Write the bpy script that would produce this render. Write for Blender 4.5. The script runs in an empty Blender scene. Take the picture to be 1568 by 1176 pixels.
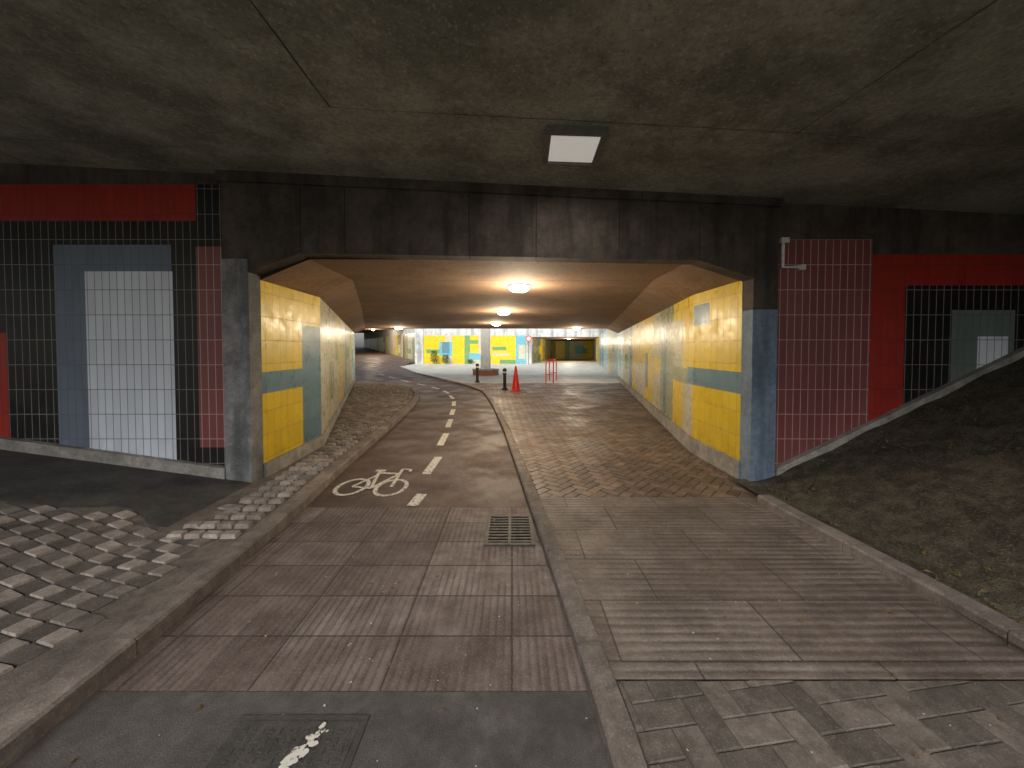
import bpy, math, random
from mathutils import Vector
random.seed(7)
S=bpy.context.scene
S.view_settings.view_transform='Standard'
S.view_settings.look='None'
S.view_settings.exposure=0

# ------------------------------------------------------------ materials
def newmat(name):
    m=bpy.data.materials.new(name); m.use_nodes=True
    nt=m.node_tree; b=nt.nodes['Principled BSDF']
    return m,nt,b
def N(nt,t,**k):
    n=nt.nodes.new(t)
    for a,v in k.items(): setattr(n,a,v)
    return n
def c4(c): return (c[0],c[1],c[2],1)
def mixc(nt,fac,a,b,mode='MIX'):
    n=N(nt,'ShaderNodeMix',data_type='RGBA',blend_type=mode)
    for s,v in ((0,fac),(6,a),(7,b)):
        if isinstance(v,bpy.types.NodeSocket): nt.links.new(v,n.inputs[s])
        else: n.inputs[s].default_value = v if s==0 else c4(v)
    return n.outputs[2]
def mul(nt,a,k):
    d=N(nt,'ShaderNodeMath',operation='MULTIPLY'); nt.links.new(a,d.inputs[0])
    if isinstance(k,bpy.types.NodeSocket): nt.links.new(k,d.inputs[1])
    else: d.inputs[1].default_value=k
    return d.outputs[0]
def noise(nt,co,scale,detail=3,rough=.6,vec=None):
    if vec:
        mp=N(nt,'ShaderNodeMapping'); mp.inputs['Scale'].default_value=vec
        nt.links.new(co,mp.inputs['Vector']); co=mp.outputs[0]
    n=N(nt,'ShaderNodeTexNoise'); n.inputs['Scale'].default_value=scale
    n.inputs['Detail'].default_value=detail; n.inputs['Roughness'].default_value=rough
    nt.links.new(co,n.inputs['Vector']); return n.outputs['Fac']
def ramp(nt,fac,a,b,c=0,d=1):
    r=N(nt,'ShaderNodeMapRange'); r.inputs['From Min'].default_value=a; r.inputs['From Max'].default_value=b
    r.inputs['To Min'].default_value=c; r.inputs['To Max'].default_value=d
    nt.links.new(fac,r.inputs['Value']); return r.outputs[0]
def bump(nt,b,h,strength=.3,dist=.01,prev=None):
    n=N(nt,'ShaderNodeBump'); n.inputs['Strength'].default_value=strength; n.inputs['Distance'].default_value=dist
    nt.links.new(h,n.inputs['Height'])
    if prev: nt.links.new(prev,n.inputs['Normal'])
    nt.links.new(n.outputs[0],b.inputs['Normal']); return n.outputs[0]
def grey(nt,k):
    g=N(nt,'ShaderNodeCombineColor')
    for i in range(3): nt.links.new(k,g.inputs[i])
    return g.outputs[0]

def rough(name,c1,c2,scale=6,rgh=.85,bs=.4,stain=.5,streak=None,fine=90,speck=None,wave=None,brick=None,vcol=False,dist=.008,vr=(-.9,1.0),mott=.2,wet=None):
    m,nt,b=newmat(name)
    co=N(nt,'ShaderNodeTexCoord').outputs['Object']
    f=ramp(nt,noise(nt,co,scale,4,.65),.38,.62)
    col=mixc(nt,f,c1,c2)
    if vcol:
        a=N(nt,'ShaderNodeAttribute',attribute_name='rnd').outputs['Fac']
        col=mixc(nt,1.0,col,grey(nt,ramp(nt,a,*vr)),'MULTIPLY')
    if brick:
        w,h,off,d1,d2=brick
        br=N(nt,'ShaderNodeTexBrick',offset=off); br.inputs['Scale'].default_value=1
        br.inputs['Brick Width'].default_value=w; br.inputs['Row Height'].default_value=h
        br.inputs['Mortar Size'].default_value=.006; br.inputs['Mortar Smooth'].default_value=.2
        br.inputs['Color1'].default_value=(1,1,1,1); br.inputs['Color2'].default_value=(d1,d1*.93,d1*.9,1)
        br.inputs['Mortar'].default_value=(d2,d2,d2,1); br.inputs['Bias'].default_value=-.1
        nt.links.new(co,br.inputs['Vector'])
        col=mixc(nt,1.0,col,br.outputs['Color'],'MULTIPLY')
    prev=None
    if wave:
        ax,per,dk=wave
        wv=N(nt,'ShaderNodeTexWave',wave_type='BANDS',bands_direction=ax)
        wv.inputs['Scale'].default_value=.31416/per; wv.inputs['Distortion'].default_value=.5
        wv.inputs['Detail'].default_value=2; wv.inputs['Detail Scale'].default_value=1.5
        nt.links.new(co,wv.inputs['Vector'])
        wear=ramp(nt,noise(nt,co,1.6,4,.7),.42,.58,.12,1)
        col=mixc(nt,mul(nt,mul(nt,ramp(nt,wv.outputs['Fac'],.45,0.0),wear),dk),col,(c1[0]*.2,c1[1]*.2,c1[2]*.2))
        vec=(14,.8,1) if ax=='X' else (.8,14,1)
        col=mixc(nt,mul(nt,ramp(nt,noise(nt,co,1,3,.6,vec=vec),.5,.68),.4),col,tuple(x*.35 for x in c1))
        prev=bump(nt,b,wv.outputs['Fac'],.5,.01)
    if mott:
        k=ramp(nt,noise(nt,co,17,3,.7),.3,.7,1-mott,1+mott)
        col=mixc(nt,1.0,col,grey(nt,k),'MULTIPLY')
    if stain:
        col=mixc(nt,mul(nt,ramp(nt,noise(nt,co,.9,5,.75),.47,.62),stain),col,tuple(x*.35 for x in c1))
    if streak:
        col=mixc(nt,mul(nt,ramp(nt,noise(nt,co,1,3,.6,vec=streak),.48,.66),.65),col,tuple(x*.3 for x in c1))
    fn=noise(nt,co,fine,3,.7)
    if speck:
        col=mixc(nt,mul(nt,ramp(nt,fn,.57,.70),speck),col,tuple(min(.85,x*2.6) for x in c2))
        col=mixc(nt,mul(nt,ramp(nt,fn,.43,.32),speck*1.6),col,tuple(x*.3 for x in c1))
    nt.links.new(col,b.inputs['Base Color'])
    if wet: nt.links.new(ramp(nt,noise(nt,co,1.3,3,.6),.4,.6,wet,rgh),b.inputs['Roughness'])
    else: b.inputs['Roughness'].default_value=rgh
    bump(nt,b,fn,bs,dist,prev)
    return m

def tile(name,c,grout=(.35,.35,.33),w=.085,h=.285,rgh=.28,dirt=.35):
    m,nt,b=newmat(name)
    uv=N(nt,'ShaderNodeTexCoord').outputs['UV']; co=N(nt,'ShaderNodeTexCoord').outputs['Object']
    br=N(nt,'ShaderNodeTexBrick',offset=0.0); br.inputs['Scale'].default_value=1
    br.inputs['Brick Width'].default_value=w; br.inputs['Row Height'].default_value=h
    br.inputs['Mortar Size'].default_value=.0045; br.inputs['Mortar Smooth'].default_value=.3
    br.inputs['Color1'].default_value=c4(c); br.inputs['Color2'].default_value=c4(tuple(x*.86 for x in c))
    br.inputs['Mortar'].default_value=c4(grout)
    nt.links.new(uv,br.inputs['Vector'])
    col=br.outputs['Color']
    col=mixc(nt,mul(nt,ramp(nt,noise(nt,co,1.2,4,.65,vec=(1,1,.35)),.45,.72),dirt),col,tuple(x*.35+.01 for x in c))
    sp=N(nt,'ShaderNodeSeparateXYZ'); nt.links.new(co,sp.inputs[0])
    gz=mul(nt,ramp(nt,sp.outputs['Z'],.75,.15),ramp(nt,noise(nt,co,6,4,.7,vec=(1,1,.5)),.4,.62))
    col=mixc(nt,mul(nt,gz,.4),col,tuple(x*.25+.02 for x in c))
    nt.links.new(col,b.inputs['Base Color'])
    nt.links.new(ramp(nt,noise(nt,co,5,2),.3,.7,rgh,rgh+.2),b.inputs['Roughness'])
    inv=N(nt,'ShaderNodeMath',operation='SUBTRACT'); inv.inputs[0].default_value=1; nt.links.new(br.outputs['Fac'],inv.inputs[1])
    p=bump(nt,b,inv.outputs[0],.4,.003)
    bump(nt,b,noise(nt,uv,9,1),.12,.01,p)
    return m
def plain(name,c,r=.5,metal=0,var=.25):
    m,nt,b=newmat(name)
    co=N(nt,'ShaderNodeTexCoord').outputs['Object']
    col=mixc(nt,ramp(nt,noise(nt,co,14,3,.7),.35,.65),c,tuple(x*(1-var) for x in c))
    nt.links.new(col,b.inputs['Base Color'])
    b.inputs['Roughness'].default_value=r; b.inputs['Metallic'].default_value=metal
    return m
def emit(name,c,s):
    m,nt,b=newmat(name); b.inputs['Base Color'].default_value=c4((.8,.8,.78))
    b.inputs['Emission Color'].default_value=c4(c); b.inputs['Emission Strength'].default_value=s
    return m
def paint(name,under):
    m,nt,b=newmat(name); co=N(nt,'ShaderNodeTexCoord').outputs['Object']
    f=ramp(nt,noise(nt,co,28,4,.75),.52,.62)
    col=mixc(nt,f,(.72,.71,.66),under)
    nt.links.new(col,b.inputs['Base Color']); b.inputs['Roughness'].default_value=.7
    bump(nt,b,noise(nt,co,120,2),.3,.004); return m

M={}
M['deck']=rough('soffit_concrete',(.20,.21,.165),(.36,.37,.305),1.3,.9,.5,.5,speck=.3,fine=40)
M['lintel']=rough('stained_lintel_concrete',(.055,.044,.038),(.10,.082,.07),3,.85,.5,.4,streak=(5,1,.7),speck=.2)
M['pier']=rough('pier_concrete',(.19,.20,.21),(.33,.34,.35),4,.85,.4,.35,streak=(4,1,.5),speck=.25)
M['blue_pier']=rough('blue_painted_concrete',(.15,.22,.31),(.21,.29,.40),4,.7,.3,.3,streak=(4,1,.5),speck=.15)
M['tunceil']=rough('tunnel_soffit_concrete',(.19,.115,.070),(.30,.19,.12),1.8,.85,.5,.4,fine=50,speck=.25)
M['plinth']=rough('plinth_concrete',(.24,.23,.21),(.40,.38,.35),5,.85,.4,.4,speck=.2)
M['lightconc']=rough('pale_concrete',(.50,.53,.53),(.68,.70,.70),2,.85,.3,.3,streak=(2,2,.3))
M['asph']=rough('asphalt',(.075,.07,.07),(.125,.115,.115),3,.8,.7,.4,speck=.4,fine=160)
M['asphred']=rough('red_asphalt',(.085,.055,.047),(.13,.087,.075),2.5,.75,.7,.35,speck=.35,fine=160,wet=.45)
M['tarpatch']=rough('dark_tarmac',(.05,.048,.048),(.095,.088,.082),3,.8,.7,.3,fine=160,speck=.35)
M['lslab']=rough('ribbed_lane_slabs',(.20,.155,.143),(.32,.27,.255),4,.8,.5,.42,wave=('X',.045,.55),brick=(.62,.34,.0,.52,.2),speck=.25,mott=.13)
M['rslab']=rough('ribbed_path_slabs',(.175,.145,.128),(.27,.23,.208),4,.8,.5,.45,wave=('Y',.06,.6),brick=(.9,.45,.4,.75,.28),speck=.25,wet=.6,mott=.13)
M['kerb']=rough('kerb_stone',(.20,.17,.155),(.33,.285,.26),6,.85,.5,.45,vcol=True,speck=.25,vr=(-1.6,1.0))
M['hbrick']=rough('brown_paver',(.175,.118,.085),(.265,.19,.145),7,.6,.4,.45,vcol=True,fine=120,speck=.25,wet=.35)
M['gbrick']=rough('grey_brown_paver',(.15,.128,.112),(.24,.208,.185),9,.8,.5,.4,vcol=True,fine=120,speck=.25)
M['joint']=rough('joint_sand',(.07,.058,.048),(.12,.10,.085),20,.95,.5,.2)
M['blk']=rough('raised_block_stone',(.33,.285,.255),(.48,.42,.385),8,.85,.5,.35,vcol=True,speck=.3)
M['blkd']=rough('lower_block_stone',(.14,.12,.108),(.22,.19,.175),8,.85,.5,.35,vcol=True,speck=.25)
M['bed']=rough('block_bed_mortar',(.12,.10,.09),(.20,.17,.15),7,.9,.6,.4,speck=.25)
M['plaza']=rough('plaza_paving',(.48,.50,.46),(.62,.64,.59),1.2,.55,.4,.2,brick=(.6,.6,.5,.88,.6),mott=.1)
M['soil']=rough('mulch_soil',(.050,.045,.032),(.13,.112,.08),7,.95,1.0,.5,speck=.6,fine=60,dist=.03)
M['grass']=rough('grass_ground',(.04,.06,.02),(.07,.09,.035),3,.95,.8,.3)
M['red']=tile('red_tile',(.42,.028,.018),(.10,.04,.035))
M['black']=tile('black_tile',(.010,.011,.012),(.22,.20,.19))
M['bgrey']=tile('blue_grey_tile',(.16,.20,.27),(.12,.13,.14))
M['white']=tile('white_tile',(.74,.80,.90),(.18,.20,.25),dirt=.2)
M['maroon']=tile('maroon_tile',(.24,.075,.075),(.50,.36,.34))
M['ggrey']=tile('green_grey_tile',(.16,.20,.19),(.10,.11,.11))
M['yel']=tile('yellow_tile',(.80,.57,.015),(.42,.31,.05),w=.15,h=.285,rgh=.22,dirt=.06)
M['blu']=tile('blue_tile',(.13,.24,.31),(.10,.15,.18),w=.15,rgh=.22,dirt=.1)
M['crm']=tile('cream_tile',(.60,.56,.40),(.30,.28,.22),w=.15,rgh=.22,dirt=.12)
M['grn']=tile('green_tile',(.18,.36,.14),(.12,.18,.10),w=.15,rgh=.2,dirt=.15)
M['cyn']=tile('cyan_tile',(.16,.48,.62),(.2,.3,.33),w=.15,rgh=.2,dirt=.1)
M['olv']=tile('olive_tile',(.36,.37,.20),(.2,.2,.14),w=.15,rgh=.2,dirt=.12)
M['pale']=tile('pale_cyan_tile',(.62,.76,.76),(.35,.4,.4),w=.15,rgh=.2,dirt=.1)
M['brn']=tile('brown_tile',(.27,.13,.06),(.15,.10,.07),w=.15,rgh=.25,dirt=.2)
M['seam']=plain('dark_joint',(.02,.02,.018),.9)
M['seaml']=plain('soffit_joint',(.07,.07,.055),.9,0,.6)
M['steel']=plain('weathered_steel',(.28,.27,.25),.5,.7)
M['iron']=plain('cast_iron',(.085,.078,.07),.6,.3,.5)
M['pitshade']=plain('drain_shade_black',(.004,.004,.004),.9)
M['blackp']=plain('black_paint',(.02,.02,.022),.4)
M['whitep']=plain('white_paint',(.75,.75,.73),.5)
M['redp']=plain('red_plastic',(.85,.03,.015),.45)
M['redbrick']=plain('red_brick',(.38,.13,.07),.8)
M['paint_r']=paint('worn_white_paint',(.12,.085,.07))
M['lamp']=emit('lamp_diffuser',(1,.9,.72),40)
M['lampdim']=emit('dim_lamp_diffuser',(1,.95,.88),.30)
M['leaf']=plain('leaf_green',(.05,.11,.03),.6,0,.5)
M['drygrass']=plain('dry_grass_blades',(.22,.21,.10),.8,0,.5)
M['dead']=plain('dead_leaf',(.24,.14,.06),.8,0,.6)
M['gum']=plain('litter_flecks',(.6,.59,.55),.8)

# ------------------------------------------------------------ mesh builder
class MB:
    def __init__(s): s.v=[];s.f=[];s.m=[];s.uv=[];s.r=[];s.names=[]
    def mi(s,k):
        if k not in s.names: s.names.append(k)
        return s.names.index(k)
    def face(s,pts,k,uv=None,r=.5):
        i=len(s.v); s.v+= [tuple(p) for p in pts]; s.f.append(tuple(range(i,i+len(pts))))
        s.m.append(s.mi(k)); s.uv.append(uv or [(p[0],p[1]) for p in pts]); s.r.append(r)
    def hexa(s,b,t,k,r=.5,bottom=True):
        s.face(t,k,r=r)
        if bottom: s.face(b[::-1],k,r=r)
        n=len(b)
        for i in range(n):
            j=(i+1)%n; s.face([b[i],b[j],t[j],t[i]],k,r=r)
    def box(s,x0,x1,y0,y1,z0,z1,k,r=.5):
        s.hexa([(x0,y0,z0),(x1,y0,z0),(x1,y1,z0),(x0,y1,z0)],[(x0,y0,z1),(x1,y0,z1),(x1,y1,z1),(x0,y1,z1)],k,r)
    def lathe(s,cx,cy,prof,k,n=24):
        for a in range(len(prof)-1):
            r0,z0=prof[a][:2]; r1,z1=prof[a+1][:2]; kk=prof[a+1][2] if len(prof[a+1])>2 else k
            for i in range(n):
                t0=2*math.pi*i/n;t1=2*math.pi*(i+1)/n
                P=lambda r,t,z:(cx+r*math.cos(t),cy+r*math.sin(t),z)
                pts=[P(r0,t0,z0),P(r0,t1,z0),P(r1,t1,z1),P(r1,t0,z1)]
                if r0<1e-6: pts=pts[1:]
                elif r1<1e-6: pts=pts[:3]
                s.face(pts,kk)
    def tube(s,path,r,k,n=10):
        path=[Vector(p) for p in path]; rings=[]
        for i,p in enumerate(path):
            d=(path[min(i+1,len(path)-1)]-path[max(i-1,0)]).normalized()
            a=d.cross(Vector((0,1,0.01))); 
            if a.length<.1: a=d.cross(Vector((1,0,0)))
            a.normalize(); b=d.cross(a)
            rings.append([p+r*(math.cos(2*math.pi*j/n)*a+math.sin(2*math.pi*j/n)*b) for j in range(n)])
        for i in range(len(rings)-1):
            for j in range(n):
                q=(j+1)%n; s.face([rings[i][j],rings[i][q],rings[i+1][q],rings[i+1][j]],k)
        s.face(rings[0][::-1],k); s.face(rings[-1],k)
    def build(s,name,parent=None,smooth=False):
        me=bpy.data.meshes.new(name); me.from_pydata(s.v,[],s.f)
        for k in s.names: me.materials.append(M[k])
        me.polygons.foreach_set('material_index',s.m)
        ul=me.uv_layers.new(name='UVMap'); flat=[]
        for u in s.uv:
            for q in u: flat+= [q[0],q[1]]
        ul.data.foreach_set('uv',flat)
        ca=me.attributes.new('rnd','FLOAT','FACE'); ca.data.foreach_set('value',s.r)
        if smooth:
            me.polygons.foreach_set('use_smooth',[True]*len(s.f))
        me.update(); o=bpy.data.objects.new(name,me); S.collection.objects.link(o)
        if parent: o.parent=parent
        return o

def lerp_tab(tab,y):
    if y<=tab[0][0]: return tab[0][1]
    for a,b in zip(tab,tab[1:]):
        if y<=b[0]: return a[1]+(b[1]-a[1])*(y-a[0])/(b[0]-a[0])
    return tab[-1][1]
DIV=[(-4,.41),(1.42,.377),(2.15,.324),(3.3,.209),(4.93,.052),(7.3,-.18),(10.1,-.516),(12,-.80),(14,-1.13),(16,-1.94),(19.4,-3.7),(24.6,-6.4),(33.8,-10.3),(39.5,-10.4)]
LK=[(-4,-1.86),(1.77,-1.94),(3.09,-2.03),(3.8,-2.09),(4.56,-2.19),(5.88,-2.31),(7.6,-2.45),(10.1,-2.7),(11.6,-2.92),(13,-3.25),(14.4,-3.75),(15.7,-4.5),(16.8,-5.7),(17.3,-7.1)]
LW=[(4.4,-2.97),(5.9,-3.03),(18.9,-8.0)]
RW=[(4.4,2.72),(5.6,2.72),(19,5.4),(25,6.6),(60,13.0)]
xdiv=lambda y:lerp_tab(DIV,y); xlk=lambda y:lerp_tab(LK,y); xlw=lambda y:lerp_tab(LW,y); xrw=lambda y:lerp_tab(RW,y)

def frange(a,b,st):
    n=max(1,round((b-a)/st)); return [a+(b-a)*i/n for i in range(n+1)]
def strip(name,ys,fl,fr,z,k,z2=None):
    mb=MB()
    for a,b in zip(ys,ys[1:]):
        mb.face([(fl(a),a,z),(fr(a),a,z),(fr(b),b,z),(fl(b),b,z)],k)
    return mb.build(name)

# ------------------------------------------------------------ ground sheets
YH=1.70
g=MB(); g.face([(-400,-400,-.03),(400,-400,-.03),(400,400,-.03),(-400,400,-.03)],'grass'); g.build('ground')
strip('forecourt_paving',[-30,-8],lambda y:-20,lambda y:20,.0,'plaza')
strip('cycle_lane_entrance_road',frange(-8,1.70,1),lambda y:xlk(y),lambda y:xdiv(y)+.02,0,'asph')
strip('cycle_lane_ribbed_slabs',frange(1.70,3.74,.3),lambda y:xlk(y),lambda y:xdiv(y)+.02,0.0,'lslab')
lane=MB()
ys=frange(3.74,17.3,.4)
for a,b in zip(ys,ys[1:]):
    lane.face([(xlk(a),a,0),(xdiv(a)+.02,a,0),(xdiv(b)+.02,b,0),(xlk(b),b,0)],'asphred')
st=[((-7.1,17.3),(xdiv(17.3),17.3),0),((-8.9,20),(xdiv(20),20),0),((-14,28),(xdiv(28),28),.0),((-20,36),(xdiv(36),36),.25),((-24,41),(-10.6,40),.45),((-42,66),(-26,66),2.0)]
for a,b in zip(st,st[1:]):
    lane.face([(*a[0],a[2]),(a[1][0]+.02,a[1][1],a[2]*(.3 if a[1][1]<38 else 1)),(b[1][0]+.02,b[1][1],b[2]*(.3 if b[1][1]<38 else 1)),(*b[0],b[2])],'asphred')
lane.build('cycle_lane')
strip('footpath_ribbed_slabs',frange(YH,3.85,.3),lambda y:xdiv(y)+.1,lambda y:2.58,.06,'rslab')
strip('footpath_bedding',frange(-8,YH,.5),lambda y:xdiv(y)+.1,lambda y:2.58,.055,'joint')
strip('footpath_tunnel_bedding',frange(3.85,17,.4),lambda y:xdiv(y)+.1,lambda y:xrw(y) if y>4.4 else 2.72,.052,'joint')
strip('plaza_paving',frange(17,60,.8),lambda y:xdiv(y)+.1,lambda y:xrw(y),.06,'plaza')

def clip(poly,nx,ny,c):
    out=[]
    for i in range(len(poly)):
        a,b=poly[i],poly[(i+1)%len(poly)]
        da=nx*a[0]+ny*a[1]-c; db=nx*b[0]+ny*b[1]-c
        if da<=0: out.append(a)
        if (da<0)!=(db<0) and abs(da-db)>1e-9:
            t=da/(da-db); out.append((a[0]+(b[0]-a[0])*t,a[1]+(b[1]-a[1])*t))
    return out
def herring(name,y0,y1,fl,fr,z,k,W,ang,gap=.004,h=.009,bev=.007):
    mb=MB(); ca,sa=math.cos(ang),math.sin(ang)
    cx=(fl(y0)+fr(y1))/2; cy=(y0+y1)/2; R=int((abs(y1-y0)+8)/W)+4
    for i in range(-R,R):
        for j in range(-R,R):
            q=(i-j)%4
            if q==0: x0,xx,yy0,yy=i*W,(i+2)*W,j*W,(j+1)*W
            elif q==3: x0,xx,yy0,yy=i*W,(i+1)*W,j*W,(j+2)*W
            else: continue
            mx,my=(x0+xx)/2,(yy0+yy)/2
            wx,wy=cx+mx*ca-my*sa, cy+mx*sa+my*ca
            if wy<y0-W or wy>y1+W or wx<fl(wy)-W or wx>fr(wy)+W: continue
            gg=gap/2
            B=[(x0+gg,yy0+gg),(xx-gg,yy0+gg),(xx-gg,yy-gg),(x0+gg,yy-gg)]
            B=[(cx+u*ca-v*sa, cy+u*sa+v*ca) for u,v in B]
            B=clip(B,0,-1,-y0); 
            if len(B)>2: B=clip(B,0,1,y1)
            e=.2
            for f,sg in ((fl,-1),(fr,1)):
                if len(B)<3: break
                m=(f(wy+e)-f(wy-e))/(2*e); B=clip(B,sg,-m*sg,sg*(f(wy)-m*wy))
            if len(B)<3: continue
            gx=sum(p[0] for p in B)/len(B); gy=sum(p[1] for p in B)/len(B)
            ar=abs(sum(B[a][0]*B[(a+1)%len(B)][1]-B[(a+1)%len(B)][0]*B[a][1] for a in range(len(B))))/2
            if ar<.0012: continue
            dz=random.uniform(-.001,.001); tx,ty=random.uniform(-.006,.006),random.uniform(-.006,.006)
            s_=1-bev/max(.03,math.sqrt(ar)*.5)
            mb.hexa([(x,y,z) for x,y in B],[(gx+(x-gx)*s_,gy+(y-gy)*s_,z+h+dz+(x-gx)*tx+(y-gy)*ty) for x,y in B],k,random.random(),False)
    return mb.build(name)
herring('herringbone_brick_paving',3.855,17.0,lambda y:xdiv(y)+.128,lambda y:(xrw(y)-.04 if y>4.4 else 2.56),.052,'hbrick',.105,math.radians(48),h=.007,bev=.005)
herring('herringbone_brick_paving',-1.5,YH-.005,lambda y:xdiv(y)+.128,lambda y:2.56,.055,'gbrick',.115,math.radians(8),h=.006,bev=.005)

# ------------------------------------------------------------ kerbs
def kerb(name,pts,w,z0,z1,L=.6,side=1):
    P=[Vector((x,y)) for x,y in pts]
    d=[0]
    for a,b in zip(P,P[1:]): d.append(d[-1]+(b-a).length)
    def at(s):
        s=min(max(s,0),d[-1]-1e-6)
        for i in range(len(P)-1):
            if s<=d[i+1]:
                t=(s-d[i])/(d[i+1]-d[i]); p=P[i].lerp(P[i+1],t); return p
    def nrm(s):
        t=(at(s+.25)-at(s-.25)).normalized(); return Vector((t.y,-t.x))*side
    mb=MB(); n=int(d[-1]/L)
    for i in range(n):
        a,b=i*L+.003,(i+1)*L-.003
        mid=[a,(a+b)/2,b]
        dz=random.uniform(-.003,.003); c=.014; r=random.random()
        for u,v in zip(mid,mid[1:]):
            pa,pb=at(u),at(v); na,nb=nrm(u),nrm(v)
            q=[pa,pa+na*w,pb+nb*w,pb]
            t=[pa+na*c,pa+na*(w-c*.5),pb+nb*(w-c*.5),pb+nb*c]
            if side<0: q=[q[1],q[0],q[3],q[2]]; t=[t[1],t[0],t[3],t[2]]
            m1=[(p.x,p.y,z1-c+dz) for p in q]
            mb.hexa([(p.x,p.y,z0) for p in q],m1,'kerb',r,False)
            mb.hexa(m1,[(p.x,p.y,z1+dz) for p in t],'kerb',r,False)
    return mb.build(name)
kerb('dividing_kerb',[(xdiv(y),y) for y in frange(-8,39,.5)],.125,-.02,.075,.9)
kerb('lane_kerb',[(xlk(y),y) for y in frange(-8,13,.5)]+[(-3.75,14.4),(-4.5,15.7),(-5.7,16.8),(-7.1,17.3)],.16,-.02,.10,.9,-1)
kerb('bank_kerb',[(2.66,-8),(2.62,1),(2.55,2.4),(2.47,3.3),(2.44,4.18)],.13,0,.145,.9)

# ------------------------------------------------------------ left pavement
def zp(x): return .075+max(0,-2.95-x)*.135
pv=MB()
xs=frange(-14,-2.0,.25); yy=frange(-8,4.26,.3)
def rx(x,y): 
    return min(x,xlk(y)-.15) if x<-2.01 else xlk(y)-.15
EY=lambda x:3.25+.10*math.sin(x*3)+.05*math.sin(x*7+1)
def edge(x,y): return y>EY(x) and x<-2.75
for a,b in zip(yy,yy[1:]):
    for c,d in zip(xs,xs[1:]):
        pv.face([(rx(c,a),a,zp(c)),(rx(d,a),a,zp(d)),(rx(d,b),b,zp(d)),(rx(c,b),b,zp(c))],'bed')
pv.build('raised_pavement')
tp=MB(); xs=frange(-14,-2.95,.17)
for c,d in zip(xs,xs[1:]):
    tp.face([(c,EY(c)-.02,zp(c)+.006),(d,EY(d)-.02,zp(d)+.006),(d,4.2,zp(d)+.006),(c,4.2,zp(c)+.006)],'tarpatch')
tp.build('tarmac_patch')
strip('verge_strip',frange(4.1,17.3,.3),lambda y: xlw(max(y,4.4)) ,lambda y:xlk(y)-.14,.07,'bed')

def block(bk,cx,cy,z,hx,hy,ang,h,ins,k='blk'):
    ca,sa=math.cos(ang),math.sin(ang)
    P=lambda u,v:(cx+u*ca-v*sa,cy+u*sa+v*ca)
    P2=lambda u,v,h:(P(u,v)[0],P(u,v)[1],(zp(P(u,v)[0]) if cy<4.2 else .07)+h) 
    t1,t2=random.uniform(-.003,.003),random.uniform(-.003,.003)
    bk.hexa([P2(-hx,-hy,-.02),P2(hx,-hy,-.02),P2(hx,hy,-.02),P2(-hx,hy,-.02)],
            [P2(-hx+ins,-hy+ins,h+t1),P2(hx-ins,-hy+ins,h-t1),P2(hx-ins,hy-ins,h+t2),P2(-hx+ins,hy-ins,h-t2)],k,random.random(),False)
bk=MB()
ang=math.radians(-14)
for i in range(-50,60):
    for j in range(-50,50):
        x=-4+i*.145*math.cos(ang)-j*.115*math.sin(ang); y=1.5+i*.145*math.sin(ang)+j*.115*math.cos(ang)
        if x>xlk(y)-.40 or x<-9 or y<-1.5 or y>3.9: continue
        if edge(x,y) or edge(x,y+.08) or (y>2.9 and x>-2.6): continue
        l=(i+j)%2
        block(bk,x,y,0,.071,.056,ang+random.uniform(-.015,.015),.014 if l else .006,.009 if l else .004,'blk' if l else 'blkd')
bk.build('raised_block_paving')
bk=MB()
y=3.0
while y<17:
    x=xlk(y)-.27
    lim=(xlw(y) if y>4.4 else -2.9)+.1
    while x>lim:
        dx=(xlk(y+.1)-xlk(y-.1))/.2
        if not edge(x,y) or y>4.1: block(bk,x,y,.07,.066,.045,math.atan(-dx),.035,.014)
        x-=.145
    y+=.17
bk.build('raised_block_paving')

# ------------------------------------------------------------ banks
bank=MB(); X=frange(2.56,14,.12); Y=frange(-6,4.3,.15)
def zb(x,y):
    b=.09+max(0,x-2.85)*.49
    b=min(b,2.9)
    j=(math.sin(x*7.3+y*3.1)*math.sin(y*6.1-x*2.2)*.018+math.sin(x*17+1)*math.sin(y*19)*.008+math.sin(x*31+y*7)*math.sin(y*37)*.005)
    return b+j*(1 if x>2.8 else 0)
for a,b in zip(X,X[1:]):
    for c,d in zip(Y,Y[1:]):
        bank.face([(a,c,zb(a,c)),(b,c,zb(b,c)),(b,d,zb(b,d)),(a,d,zb(a,d))],'soil')
bank.build('earth_bank',smooth=True)
gb=MB()
for s_ in (1,-1):
    for y0,y1 in ((-40,-20),(-20,-6),(-6,-2.2)) if s_<0 else ((-40,-20),(-20,-6)):
        for (x0,z0),(x1,z1) in (((3.2 if s_>0 else 7.5,.0),(14,5)),((14,5),(60,6))):
            p=[(s_*x0,y0,z0),(s_*x1,y0,z1),(s_*x1,y1,z1),(s_*x0,y1,z0)]
            gb.face(p if s_>0 else p[::-1],'grass')
gb.build('unseen_shading_bank')  # unseen banks added behind the camera to darken the foreground sides
gt=MB()
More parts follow.
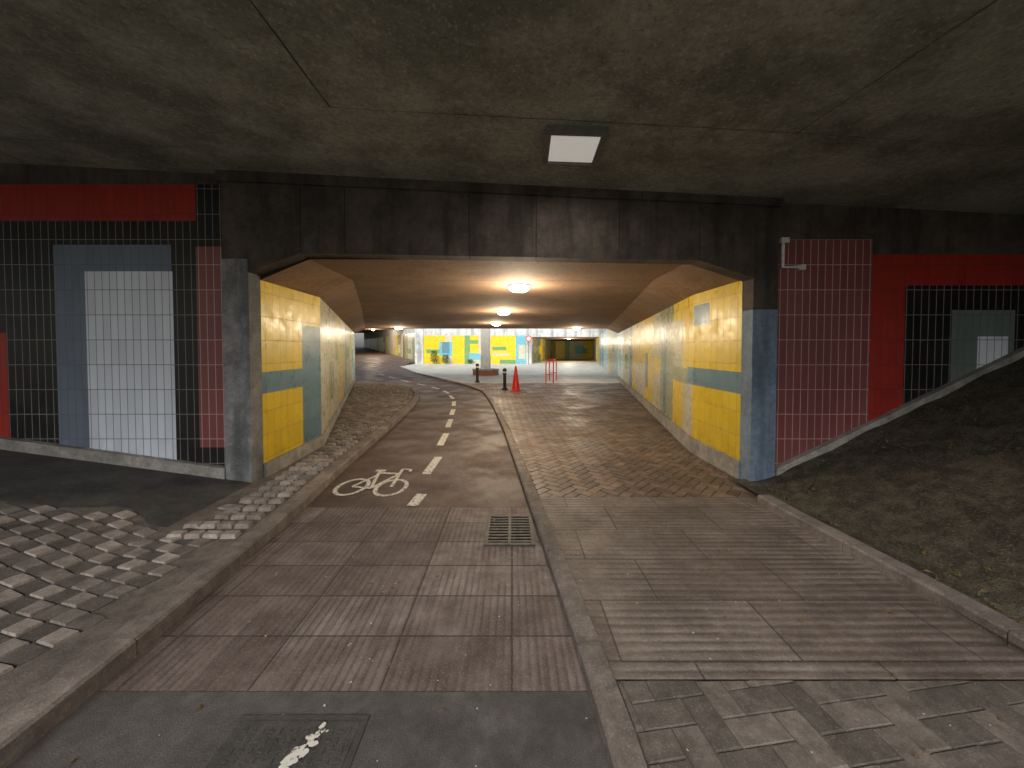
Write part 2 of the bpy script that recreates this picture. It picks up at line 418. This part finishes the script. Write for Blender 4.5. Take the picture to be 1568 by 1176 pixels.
for n in range(3600):
    x=2.75+abs(random.gauss(0,1.6)); y=random.uniform(-.5,4.1); z=zb(x,y)
    if math.sin(x*2.3+y)*math.sin(y*1.7-x)<-.1: continue
    for q in range(3):
        a=random.uniform(0,6.28); l=random.uniform(.02,.06); w=.003; le=random.uniform(.02,.06)
        ca,sa=math.cos(a),math.sin(a)
        gt.face([(x-w*sa,y+w*ca,z-.01),(x+w*sa,y-w*ca,z-.01),(x+le*ca,y+le*sa,z+l*.6)],'drygrass' if random.random()<.6 else 'leaf')
    if random.random()<.25:
        a=random.uniform(0,6.28); s=random.uniform(.012,.03); ca,sa=math.cos(a)*s,math.sin(a)*s
        gt.face([(x-ca,y-sa,z+.012),(x+sa*.5,y-ca*.5,z+.02),(x+ca,y+sa,z+.012),(x-sa*.5,y+ca*.5,z+.024)],'dead')
gt.build('bank_grass')

# ------------------------------------------------------------ tiled walls
def tilewall(name,p0,p1,z0,z1,rects,base,s0=0.,off=(0,0)):
    L=math.hypot(p1[0]-p0[0],p1[1]-p0[1])
    ss=sorted({0,L}|{min(max(v-s0,0),L) for r in rects for v in r[:2]})
    zs=sorted({z0,z1}|{min(max(v,z0),z1) for r in rects for v in r[2:4]})
    mb=MB()
    for a,b in zip(ss,ss[1:]):
        for c,d in zip(zs,zs[1:]):
            if b-a<1e-4 or d-c<1e-4: continue
            k=base; ms=(a+b)/2+s0; mz=(c+d)/2
            for r in rects:
                if r[0]<ms<r[1] and r[2]<mz<r[3]: k=r[4]
            P=lambda s,z:(p0[0]+(p1[0]-p0[0])*s/L,p0[1]+(p1[1]-p0[1])*s/L,z)
            mb.face([P(a,c),P(b,c),P(b,d),P(a,d)],k,[(a+s0,c),(b+s0,c),(b+s0,d),(a+s0,d)])
    return mb.build(name)
Z=9
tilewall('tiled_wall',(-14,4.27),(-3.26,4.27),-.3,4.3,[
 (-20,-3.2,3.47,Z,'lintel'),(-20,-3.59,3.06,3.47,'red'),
 (-5.22,-3.88,-1,2.79,'bgrey'),(-4.87,-3.87,-1,2.49,'white'),
 (-3.6,-3.2,.47,2.77,'maroon'),(-7.2,-5.79,.4,1.79,'red'),
 (-9.5,-8,-1,2.5,'bgrey'),(-9.2,-8.3,-1,2.2,'white')],'black',s0=-14)
tilewall('tiled_wall',(2.99,4.27),(14,4.27),-.3,4.3,[
 (2.9,4.1,-1,2.85,'maroon'),(4.1,4.49,-1,2.68,'red'),(4.49,9,2.33,2.68,'red'),
 (5.03,5.75,-1,2.05,'ggrey'),(5.33,5.68,-1,1.75,'white'),(7.5,9,-1,2.33,'bgrey'),
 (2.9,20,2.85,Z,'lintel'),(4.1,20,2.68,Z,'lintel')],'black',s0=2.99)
pl=MB()
(a,za),(b,zb_)=((-14,zp(-14)),(-3.27,zp(-3.27)))
pl.hexa([(a,4.2,za-.2),(b,4.2,zb_-.2),(b,4.268,zb_-.2),(a,4.268,za-.2)],[(a,4.2,za+.13),(b,4.2,zb_+.13),(b,4.268,zb_+.13),(a,4.268,za+.13)],'plinth')
pl.build('wall_plinth')
pl=MB()
a,b=3.01,8.5; za,z_b=zb(3.01,4.2),zb(8.5,4.2)
pl.hexa([(a,4.2,za-.2),(b,4.2,z_b-.2),(b,4.268,z_b-.2),(a,4.268,za-.2)],[(a,4.2,za+.08),(b,4.2,z_b+.08),(b,4.268,z_b+.08),(a,4.268,za+.08)],'plinth')
pl.build('wall_plinth')

# ------------------------------------------------------------ portal
po=MB()
F,B=4.22,4.42
def prism(mb,poly,y0,y1,k):
    n=len(poly)
    mb.face([(x,y0,z) for x,z in poly],k,[(x,z) for x,z in poly]); mb.face([(x,y1,z) for x,z in poly][::-1],k)
    for i in range(n):
        j=(i+1)%n
        mb.face([(poly[i][0],y0,poly[i][1]),(poly[i][0],y1,poly[i][1]),(poly[j][0],y1,poly[j][1]),(poly[j][0],y0,poly[j][1])],k)
prism(po,[(-3.27,-.1),(-2.97,-.1),(-2.97,2.62),(-3.27,2.62)],F,B,'pier')
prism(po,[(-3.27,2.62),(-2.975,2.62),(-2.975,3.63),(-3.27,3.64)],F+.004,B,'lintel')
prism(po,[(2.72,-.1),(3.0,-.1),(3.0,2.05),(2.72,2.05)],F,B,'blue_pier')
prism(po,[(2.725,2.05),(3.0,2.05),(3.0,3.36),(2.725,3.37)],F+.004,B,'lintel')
xsx=[-2.97,-2.37,-1.87,-.48,.27,1.2,2.10,2.72]
def zbm(x):
    if x<=-2.37: return 2.47+(x+2.97)/.6*.21
    if x>=2.10: return 2.60-(x-2.10)/.62*.2
    return 2.68-(x+2.37)/4.47*.08
for a,b in zip(xsx,xsx[1:]):
    ga=.003; d=random.uniform(0,.006)
    prism(po,[(a+ga,zbm(a)),(b-ga,zbm(b)),(b-ga,3.50-.045*b),(a+ga,3.50-.045*a)],F-.02+d,B,'lintel')
po.box(-3.27,3.0,F+.03,B-.01,2.75,3.9,'seam')
for a,b in zip(frange(-3.27,3.0,1.57),frange(-3.27,3.0,1.57)[1:]):
    po.hexa([(a+.003,F-.07,3.32-.045*a),(b-.003,F-.07,3.32-.045*b),(b-.003,F-.023,3.32-.045*b),(a+.003,F-.023,3.32-.045*a)],
            [(a+.003,F-.05,3.60-.045*a),(b-.003,F-.05,3.60-.045*b),(b-.003,F-.023,3.60-.045*b),(a+.003,F-.023,3.60-.045*a)],'lintel')
po.build('underpass_portal')

# ------------------------------------------------------------ bridge deck (soffit)
DB=-2.2
dk=MB()
zd=lambda x:3.42-.05*x
dk.hexa([(-14,DB,zd(-14)),(14,DB,zd(14)),(14,4.6,zd(14)),(-14,4.6,zd(-14))],[(-14,DB,5.2),(14,DB,5.2),(14,4.6,5.2),(-14,4.6,5.2)],'deck')
def seam(p,q,w=.008):
    P0,P1=Vector(p),Vector(q); L=(P1-P0).length; n=max(2,int(L/.15)); d=(P1-P0)/L; nn=Vector((-d.y,d.x)); prev=None
    for i in range(n+1):
        c=P0.lerp(P1,i/n)+nn*random.uniform(-.004,.004); ww=w*random.uniform(.45,1.2)
        cur=((c-nn*ww),(c+nn*ww))
        if prev:
            pts=[prev[0],cur[0],cur[1],prev[1]]
            dk.face([(v.x,v.y,zd(v.x)-.0025) for v in pts],'seaml')
        prev=cur
seam((-1.4,DB),(-1.42,2.96),.006); seam((-1.42,2.96),(2.25,2.98),.003); seam((2.25,2.98),(2.75,DB),.004)
seam((-14,3.75),(-3.1,3.7),.003); seam((-6,DB),(-6.05,3.7),.004); seam((6,DB),(6.05,4.2),.004); seam((2.25,2.98),(9,3.2),.003)
dk.build('bridge_deck')

def sqlamp(x,y,en):
    e=bpy.data.objects.new('square_ceiling_lamp',None); S.collection.objects.link(e); e.location=(x,y,zd(x)); e.rotation_euler=(0,math.radians(2.9),math.radians(-2))
    lm=MB(); s_=.23
    lm.box(-s_,s_,-s_,s_,-.055,.02,'steel')
    lm.box(-s_-.02,-s_,-s_-.02,s_+.02,-.075,.02,'steel'); lm.box(s_,s_+.02,-s_-.02,s_+.02,-.075,.02,'steel')
    lm.box(-s_,s_,-s_-.02,-s_,-.075,.02,'steel'); lm.box(-s_,s_,s_,s_+.02,-.075,.02,'steel')
    lm.build('housing',e)
    lm=MB(); lm.box(-s_+.03,s_-.03,-s_+.03,s_-.03,-.066,-.056,'lampdim'); lm.build('diffuser',e)
    L=bpy.data.lights.new('panel_light','AREA'); L.energy=en; L.size=.38; L.color=(1,.9,.78)
    o=bpy.data.objects.new('panel_light',L); S.collection.objects.link(o); o.parent=e; o.location=(0,0,-.08)
sqlamp(.53,3.28,14)

# ------------------------------------------------------------ tunnel ceiling
tc=MB()
ys=[4.42,5.0,5.75,9,13,16,19.0]
ZC=2.66;ZW=2.42
for a,b in zip(ys,ys[1:]):
    la,lb,ra,rb=xlw(a),xlw(b),xrw(a),xrw(b)
    zc=ZC
    tc.face([(la,a,ZW),(lb,b,ZW),(lb+.58,b,zc),(la+.58,a,zc)],'tunceil')
    tc.face([(la+.58,a,zc),(lb+.58,b,zc),(rb-.58,b,zc),(ra-.58,a,zc)],'tunceil')
    tc.face([(ra-.58,a,zc),(rb-.58,b,zc),(rb,b,ZW),(ra,a,ZW)],'tunceil')
    if a>5:
        x0,x1=la+.58,ra-.58
        tc.face([(x0,a-.006,zc-.003),(x0,a+.006,zc-.003),(x1,a+.006,zc-.003),(x1,a-.006,zc-.003)],'seam')
tc.build('tunnel_ceiling')
rf=MB(); rf.box(-14,14,4.62,19.0,2.70,5.2,'lightconc'); rf.build('tunnel_roof_slab')

def side(name,p0,p1,rects,base,s0,ztop=ZW,zb0=0.0):
    tilewall(name,p0,p1,zb0,ztop,rects,base,s0)
side('tunnel_side_wall',(-2.97,4.42),(-3.03,5.9),[(4,5.34,-1,9,'yel'),(4,5.34,1.07,1.33,'blu'),(5.34,5.9,-1,9,'blu'),(5.34,6,1.95,9,'yel')],'yel',4.42)
Ls=[(5.9,6.4,0,2.2,'crm'),(6.4,7.8,1.0,9,'crm'),(7.2,8.1,.6,1.35,'olv'),(8.4,9.4,1.35,1.9,'olv'),(9.4,10.2,0,2.5,'yel'),(10.6,11.7,.7,1.5,'yel'),(12,12.6,0,2.5,'blu'),(12.6,14.2,1.3,1.7,'grn'),(14.8,15.6,0,2.5,'yel'),(15.6,20,0,9,'pale'),(16.2,17.6,.8,1.6,'cyn'),(18,18.8,0,1.2,'cyn')]
side('tunnel_side_wall',(-3.03,5.9),(-8.0,18.99),Ls,'crm',5.9)
side('tunnel_side_wall',(2.72,4.42),(2.72,5.6),[(4,5.6,1.07,1.33,'blu'),(5.15,5.6,1.95,2.25,'blu')],'yel',4.42)
Rs=[(5.6,5.9,1.07,1.33,'blu'),(5.6,6.2,0,1.07,'crm'),(6.2,6.9,1.3,2.1,'crm'),(6.9,8.1,0,9,'olv'),(5.9,7.6,1.05,1.3,'olv'),(7.5,7.8,.3,1.9,'blu'),(8.1,9.4,1.4,9,'crm'),(8.1,9.0,0,1.05,'crm'),(9.0,10.4,0,9,'yel'),(9.8,10.2,.6,1.5,'blu'),(10.4,12,0,1.2,'crm'),(12,12.8,.8,9,'yel'),(13.2,14,0,9,'blu'),(14,20,0,9,'crm'),(14.6,15.8,.8,1.4,'grn'),(16.6,20,0,9,'pale'),(17.4,18.4,.6,1.6,'cyn')]
side('tunnel_side_wall',(2.72,5.6),(5.4,19.0),Rs,'yel',5.6)
def plinthline(name,P,h,t,zb0,side_):
    mb=MB()
    for (x0,y0),(x1,y1) in zip(P,P[1:]):
        mb.hexa([(x0,y0,zb0),(x0+t*side_,y0,zb0),(x1+t*side_,y1,zb0),(x1,y1,zb0)][::(1 if side_>0 else -1)],
                [(x0,y0,h),(x0+t*side_,y0,h),(x1+t*side_,y1,h),(x1,y1,h)][::(1 if side_>0 else -1)],'plinth')
    mb.build(name)
plinthline('wall_plinth',[(-2.97,4.42),(-3.03,5.9),(-8.0,18.98)],.24,.035,0,1)
plinthline('wall_plinth',[(2.72,4.42),(2.72,5.6),(5.4,18.98)],.27,.035,0,-1)

# ------------------------------------------------------------ plaza walls
def mond(s0,s1,zt,seed,cols):
    r=random.Random(seed); out=[]; s=s0
    while s<s1:
        w=r.uniform(.6,2.2); out.append((s,s+w,0,zt,r.choice(cols)))
        if r.random()<.7:
            z=r.uniform(.5,1.6); out.append((s+.3*w,s+w,z,z+r.uniform(.4,1.1),r.choice(cols)))
        s+=w
    return out
tilewall('tiled_retaining_wall',(5.4,19.0),(6.6,25),0,3.1,mond(0,7,3.1,3,['pale','cyn','pale','crm']),'pale')
tilewall('tiled_retaining_wall',(6.6,25),(13,60),0,3.1,mond(0,40,3.1,5,['pale','cyn','yel','crm','pale']),'pale')
mid=[(0,2.3,0,9,'yel'),(.3,1.9,1.2,1.6,'grn'),(1.7,3.1,.9,2.4,'cyn'),(2.0,2.8,1.2,2.4,'blu'),(3.1,4.4,0,9,'yel'),(4.4,5.0,0,9,'grn'),(5.0,5.9,1.2,9,'yel'),(4.9,6.1,.5,1.2,'cyn'),(5.0,5.9,2.2,2.6,'grn'),
     (7.2,9.9,0,9,'yel'),(7.4,8.9,1.5,1.9,'grn'),(7.4,9.2,.9,1.2,'crm'),(8.2,9.9,0,.5,'grn'),(9.9,11,0,9,'cyn'),(10.2,10.9,.6,2.1,'crm')]
tilewall('tiled_feature_wall',(-9.5,40),(1.6,40),.0,3.1,mid,'crm')
w=MB(); w.box(-10.4,-9.5,39.9,41,0,5.4,'lightconc'); w.box(-9.5,1.6,40.0+.01,41,3.1,5.4,'lightconc'); w.box(1.6,2.1,39.9,41,0,5.4,'lightconc')
w.box(2.1,14,39.95,41,2.95,5.4,'lightconc')
w.build('concrete_retaining_wall')
w=MB()
for (x0,y0),(x1,y1) in (((5.4,19.0),(6.6,25)),((6.6,25),(13,60))):
    w.hexa([(x0,y0,3.1),(x0+.6,y0,3.1),(x1+.6,y1,3.1),(x1,y1,3.1)],[(x0,y0,5.2),(x0+.6,y0,5.2),(x1+.6,y1,5.2),(x1,y1,5.2)],'lightconc')
w.build('concrete_parapet')
tilewall('tunnel_side_wall',(2.1,41),(7,60),0,3,mond(0,22,3,8,['yel','crm','blu','crm','olv']),'crm')
tilewall('tunnel_end_wall',(7,60),(13,60),0,3,[(0,1.5,0,9,'yel'),(1.5,2.3,0,9,'grn'),(2.3,3.6,.6,9,'crm'),(3.2,4.6,.9,2.2,'cyn'),(4.6,6,0,9,'yel'),(4.4,5.2,1,1.8,'grn')],'crm')
w=MB(); w.box(1,16,41,61,2.95,5.2,'tunceil'); w.build('far_tunnel_roof')
tilewall('tiled_ramp_wall',(-10.4,40.3),(-27,68),.0,5.2,[(0,40,3.4,9,'lightconc')]+mond(0,33,3.4,11,['crm','yel','brn','crm','olv','brn']),'crm')
tilewall('tiled_ramp_wall',(-8.0,19.0),(-42,68),.0,5.2,[(0,60,3.4,9,'lightconc')]+mond(0,60,3.4,12,['crm','cyn','yel','crm']),'crm')
w=MB(); w.hexa([(-27,44,4.1),(-12.8,44,4.1),(-26.9,68,4.6),(-46,68,4.6)],[(-27,44,5.4),(-12.8,44,5.4),(-26.9,68,5.4),(-46,68,5.4)],'tunceil'); w.build('ramp_roof')

e=bpy.data.objects.new('support_column',None); S.collection.objects.link(e)
c=MB(); 
def octo(cx,cy,r,z0,z1,k,n=8,mb=None):
    mb.lathe(cx,cy,[(0,z0),(r,z0),(r,z1),(0,z1)],k,n)
c.box(-1.85,-1.33,22.2,22.72,1.3,4.6,'whitep'); c.box(-1.87,-1.31,22.18,22.74,.06,1.3,'lightconc'); c.build('shaft',e)
c=MB(); octo(-1.59,22.46,.78,.05,.36,'redbrick',12,c); octo(-1.59,22.46,.82,.362,.42,'plinth',12,c); c.build('brick_base',e)
c=MB(); c.box(-5,2,22.1,22.8,4.6,5.2,'lightconc'); c.build('beam',e)

# ------------------------------------------------------------ lamps
def lampat(x,y,z,en,r=.17,top=True):
    e=bpy.data.objects.new('round_ceiling_lamp',None); S.collection.objects.link(e); e.location=(x,y,z)
    b=MB(); b.lathe(0,0,[(0,.0),(r+.015,0),(r+.015,-.02),(r,-.022)],'steel',28); b.build('rim',e)
    b=MB(); b.lathe(0,0,[(r,-.018),(r*.98,-.06),(r*.8,-.09),(r*.4,-.105),(0,-.11)],'lamp',28); b.build('diffuser',e,True)
    if en:
        L=bpy.data.lights.new('lamp_light','POINT'); L.energy=en; L.color=(1,.81,.56); L.shadow_soft_size=.15
        o=bpy.data.objects.new('bulb',L); S.collection.objects.link(o); o.parent=e; o.location=(0,0,-.36)
for x,y in ((.12,6.2),(-.23,10.3),(-.63,15)): lampat(x,y,ZC,125)
for x,y in ((-5.4,17.8),(3.1,18)): lampat(x,y,ZC,70)
lampat(7.0,46,2.95,350); lampat(-17.5,47,4.15,350)

# ------------------------------------------------------------ markings
def ribbon(mb,pts,w,z,k='paint_r',closed=False):
    P=[Vector(p) for p in pts]; n=len(P); L=[];R=[]
    for i in range(n):
        if closed: d=P[(i+1)%n]-P[i-1]
        else: d=P[min(i+1,n-1)]-P[max(i-1,0)]
        d.normalize(); q=Vector((-d.y,d.x))*w/2; L.append(P[i]+q);R.append(P[i]-q)
    for i in range(n if closed else n-1):
        j=(i+1)%n; mb.face([(R[i].x,R[i].y,z),(R[j].x,R[j].y,z),(L[j].x,L[j].y,z),(L[i].x,L[i].y,z)],k)
b=MB()
def wheel(cx,cy,z): ribbon(b,[(cx+.165*math.cos(t*math.pi/16),cy+.25*math.sin(t*math.pi/16)) for t in range(32)],.048,z,closed=True)
wheel(-1.86,4.30,.004); wheel(-1.40,4.28,.004)
cr=(-1.62,4.24);se=(-1.72,4.78);hd=(-1.44,4.74)
ribbon(b,[(-1.86,4.30),cr],.042,.006); ribbon(b,[cr,se],.040,.007); ribbon(b,[cr,hd],.040,.008)
ribbon(b,[se,hd],.055,.0065); ribbon(b,[(-1.86,4.30),(-1.705,4.70)],.038,.0055)
ribbon(b,[(-1.40,4.28),(-1.455,4.93)],.040,.009); ribbon(b,[(-1.455,4.92),(-1.34,4.90),(-1.33,4.82)],.042,.010); ribbon(b,[(-1.79,4.87),(-1.66,4.86)],.07,.0075); ribbon(b,[se,(-1.725,4.86)],.035,.0085)
b.build('painted_bicycle_symbol')
b=MB()
for y0,y1,x0,x1 in ((3.76,4.08,-1.02,-.995),(4.73,5.5,-1.10,-1.09),(6.16,7.05,-1.2,-1.25),(7.6,8.5,-1.32,-1.4),(9.05,9.9,-1.48,-1.56),(10.5,11.4,-1.65,-1.78),(12,12.9,-1.9,-2.15),(13.5,14.4,-2.3,-2.65),(15,15.8,-2.95,-3.4),(16.5,17.3,-3.85,-4.4),(18.4,19.4,-5.1,-5.8),(20.6,21.8,-6.5,-7.2),(23,24.5,-7.9,-8.8)):
    ribbon(b,[(x0,y0),(x1,y1)],.115,.005)
b.build('lane_dash_markings')
b=MB(); 
ribbon(b,[(1.2,17.1),(3.2,17.8),(6,22)],.08,.065,'whitep'); ribbon(b,[(-3,24),(0,27),(4,29)],.1,.065,'whitep'); ribbon(b,[(0.3,16.8),(2.2,19.4),(3.5,30)],.08,.066,'whitep')
b.build('plaza_line_markings')

b=MB(); gx0,gx1,gy0,gy1=-.20,.16,3.02,3.50
b.face([(gx0,gy0,.003),(gx1,gy0,.003),(gx1,gy1,.003),(gx0,gy1,.003)],'pitshade')  # flat black sheet, colour stands in for shade below the bars
b.box(gx0-.03,gx0,gy0-.03,gy1+.03,0,.014,'iron'); b.box(gx1,gx1+.03,gy0-.03,gy1+.03,0,.014,'iron'); b.box(gx0,gx1,gy0-.03,gy0,0,.014,'iron'); b.box(gx0,gx1,gy1,gy1+.03,0,.014,'iron')
b.box((gx0+gx1)/2-.012,(gx0+gx1)/2+.012,gy0,gy1,.004,.015,'iron')
for i in range(9):
    y=gy0+.022+i*.051; b.box(gx0,gx1,y,y+.020,.004,.012,'iron')
b.build('drain_grate')
b=MB(); mx0,mx1,my0,my1=-1.17,-.62,1.0,1.585
b.box(mx0,mx1,my0,my1,-.01,.006,'tarpatch'); 
b.box(mx0+.03,mx1-.03,my0+.03,my1-.03,.006,.009,'tarpatch')
for i in range(13):
    for j in range(13):
        x=mx0+.05+i*.036;y=my0+.05+j*.038
        if (i+j)%2: b.box(x,x+.022,y,y+.008,.009,.012,'tarpatch')
        else: b.box(x+.007,x+.015,y-.006,y+.016,.009,.012,'tarpatch')
b.build('manhole_cover')
b=MB()
for q in range(46):
    t=random.random(); cx=-.79-.075*t+random.gauss(0,.016); cy=1.53-.16*t+random.gauss(0,.014); r=random.uniform(.005,.017)
    b.face([(cx+r*random.uniform(.5,1.2)*math.cos(t*.9),cy+r*random.uniform(.5,1.2)*math.sin(t*.9),.0128+q*.00006) for t in range(7)],'paint_r')
b.build('paint_splash')

b=MB(); b.tube([(3.06,4.235,2.84),(3.06,4.235,2.53),(3.28,4.235,2.53)],.017,'whitep',8)
b.box(3.03,3.12,4.22,4.265,2.80,2.86,'whitep'); b.box(3.25,3.31,4.22,4.265,2.50,2.56,'whitep'); b.build('wall_conduit')

# ------------------------------------------------------------ street furniture
def bollard(x,y,z,h=.85):
    b=MB(); b.lathe(x,y,[(0,z),(.11,z),(.11,z+.05),(.065,z+.09),(.06,z+h*.72),(.08,z+h*.74),(.08,z+h*.78),(.06,z+h*.80,'whitep'),(.06,z+h*.86,'whitep'),(.085,z+h*.88),(.08,z+h*.95),(.045,z+h),(0,z+h+.01)],'blackp',20); b.build('bollard')
bollard(-.28,14.2,.06,.82); bollard(-1.62,17.4,.06,.88)
b=MB(); x,y,z=.14,13.9,.06
b.box(x-.2,x+.2,y-.2,y+.2,z,z+.035,'redp'); b.lathe(x,y,[(.165,z+.035),(.15,z+.07),(.035,z+.90),(.025,z+.92),(0,z+.92)],'redp',28); b.build('traffic_cone')
for x,y in ((1.72,17.0),(2.02,18.4)):
    p=[(x-.17,y,.05),(x-.17,y,.95)]+[(x-.17+.17*(1-math.cos(t)),y,.95+.17*math.sin(t)) for t in [math.pi*i/8 for i in range(1,8)]]+[(x+.17,y,.95),(x+.17,y,.05)]
    q=MB(); q.tube(p,.026,'redp',10); q.tube([(x-.17,y,.45),(x+.17,y,.45)],.02,'redp',8); q.build('hoop_barrier')
e=bpy.data.objects.new('round_traffic_sign',None); S.collection.objects.link(e)
b=MB(); b.lathe(1.75,39.3,[(0,.05),(.04,.05),(.04,3.1),(0,3.1)],'steel',12); b.build('pole',e)
b=MB()
def disc(cx,y,cz,r0,r1,k,n=28):
    for i in range(n):
        t0,t1=2*math.pi*i/n,2*math.pi*(i+1)/n
        pts=[(cx+r0*math.cos(t0),y,cz+r0*math.sin(t0)),(cx+r1*math.cos(t0),y,cz+r1*math.sin(t0)),(cx+r1*math.cos(t1),y,cz+r1*math.sin(t1)),(cx+r0*math.cos(t1),y,cz+r0*math.sin(t1))]
        if r0<1e-6: pts=pts[1:]
        b.face(pts,k)
disc(1.75,39.24,2.75,0,.27,'whitep'); disc(1.75,39.235,2.75,.22,.32,'redp'); b.build('disc',e)
def shrub(cx,cy,h,w,n,seed):
    r=random.Random(seed); b=MB()
    for i in range(7):
        a=r.uniform(0,6.28); b.tube([(cx,cy,.05),(cx+.15*w*math.cos(a),cy+.1*math.sin(a),h*.5),(cx+.4*w*math.cos(a),cy+.2*math.sin(a),h*r.uniform(.7,1))],.015,'drygrass',5)
    for i in range(n):
        a=r.uniform(0,6.28); q=r.random()**.5; zz=r.uniform(.15,1)*h; x=cx+w*.5*q*math.cos(a)*(1.1-abs(zz/h-.5)); y=cy+w*.3*q*math.sin(a)
        s=r.uniform(.03,.07); u=Vector((r.gauss(0,1),r.gauss(0,1),r.gauss(0,1))).normalized()*s; v=u.orthogonal().normalized()*s*.6; p=Vector((x,y,zz+.05))
        b.face([p-u,p+v,p+u,p-v],'leaf')
    b.build('shrub')
shrub(-8.2,39.2,1.4,.9,500,1); shrub(-7.0,39.3,1.0,.9,400,2); shrub(-4.4,39.4,.5,.8,200,3)

# ------------------------------------------------------------ litter
b=MB()
for i in range(900):
    x=random.uniform(-2.0,2.5); y=random.uniform(1.0,11)
    z=(.004 if x<xdiv(y) else .066) 
    if x<xlk(y)+.03 : continue
    if xdiv(y)-.03<x<xdiv(y)+.15: continue
    if x>xdiv(y) and YH<y<3.85: z=.064
    k='gum' if random.random()<.65 else 'dead'; s=random.uniform(.003,.008) if k=='gum' else random.uniform(.008,.02)
    a=random.uniform(0,6.28); pts=[]
    for t in range(6):
        rr=s*random.uniform(.5,1.1)*(1 if k=='gum' else (1.4 if t%3==0 else .7)); pts.append((x+rr*math.cos(a+t*1.047),y+rr*math.sin(a+t*1.047),z+(0 if k=='gum' else random.uniform(0.002,.008))))
    b.face(pts,k)
b.build('fallen_leaves_and_litter')

# ------------------------------------------------------------ world, sun, camera
SE,SA=40,192
W=bpy.data.worlds.new('World'); S.world=W; W.use_nodes=True; nt=W.node_tree
sky=nt.nodes.new('ShaderNodeTexSky'); sky.sky_type='NISHITA'; sky.sun_disc=False
sky.sun_elevation=math.radians(SE); sky.sun_rotation=math.radians(SA); sky.dust_density=3
hs=nt.nodes.new('ShaderNodeHueSaturation'); hs.inputs['Saturation'].default_value=.45
bg=nt.nodes['Background']; nt.links.new(sky.outputs[0],hs.inputs['Color']); nt.links.new(hs.outputs[0],bg.inputs[0]); bg.inputs[1].default_value=.15
sl=bpy.data.lights.new('sun','SUN'); sl.energy=3.4; sl.angle=math.radians(45); sl.color=(1,.96,.90)
so=bpy.data.objects.new('sun',sl); S.collection.objects.link(so)
el,az=math.radians(SE),math.radians(SA)
d=Vector((math.sin(az)*math.cos(el),math.cos(az)*math.cos(el),math.sin(el)))
so.rotation_euler=d.to_track_quat('Z','Y').to_euler()
cam=bpy.data.cameras.new('camera'); co=bpy.data.objects.new('camera',cam); S.collection.objects.link(co)
cam.lens=13.1; cam.sensor_width=36; cam.clip_end=2000; cam.clip_start=.05
cam.shift_y=-.0242
co.location=(0,0,1.6); co.rotation_euler=(math.radians(90-1.5),0,0)
S.camera=co
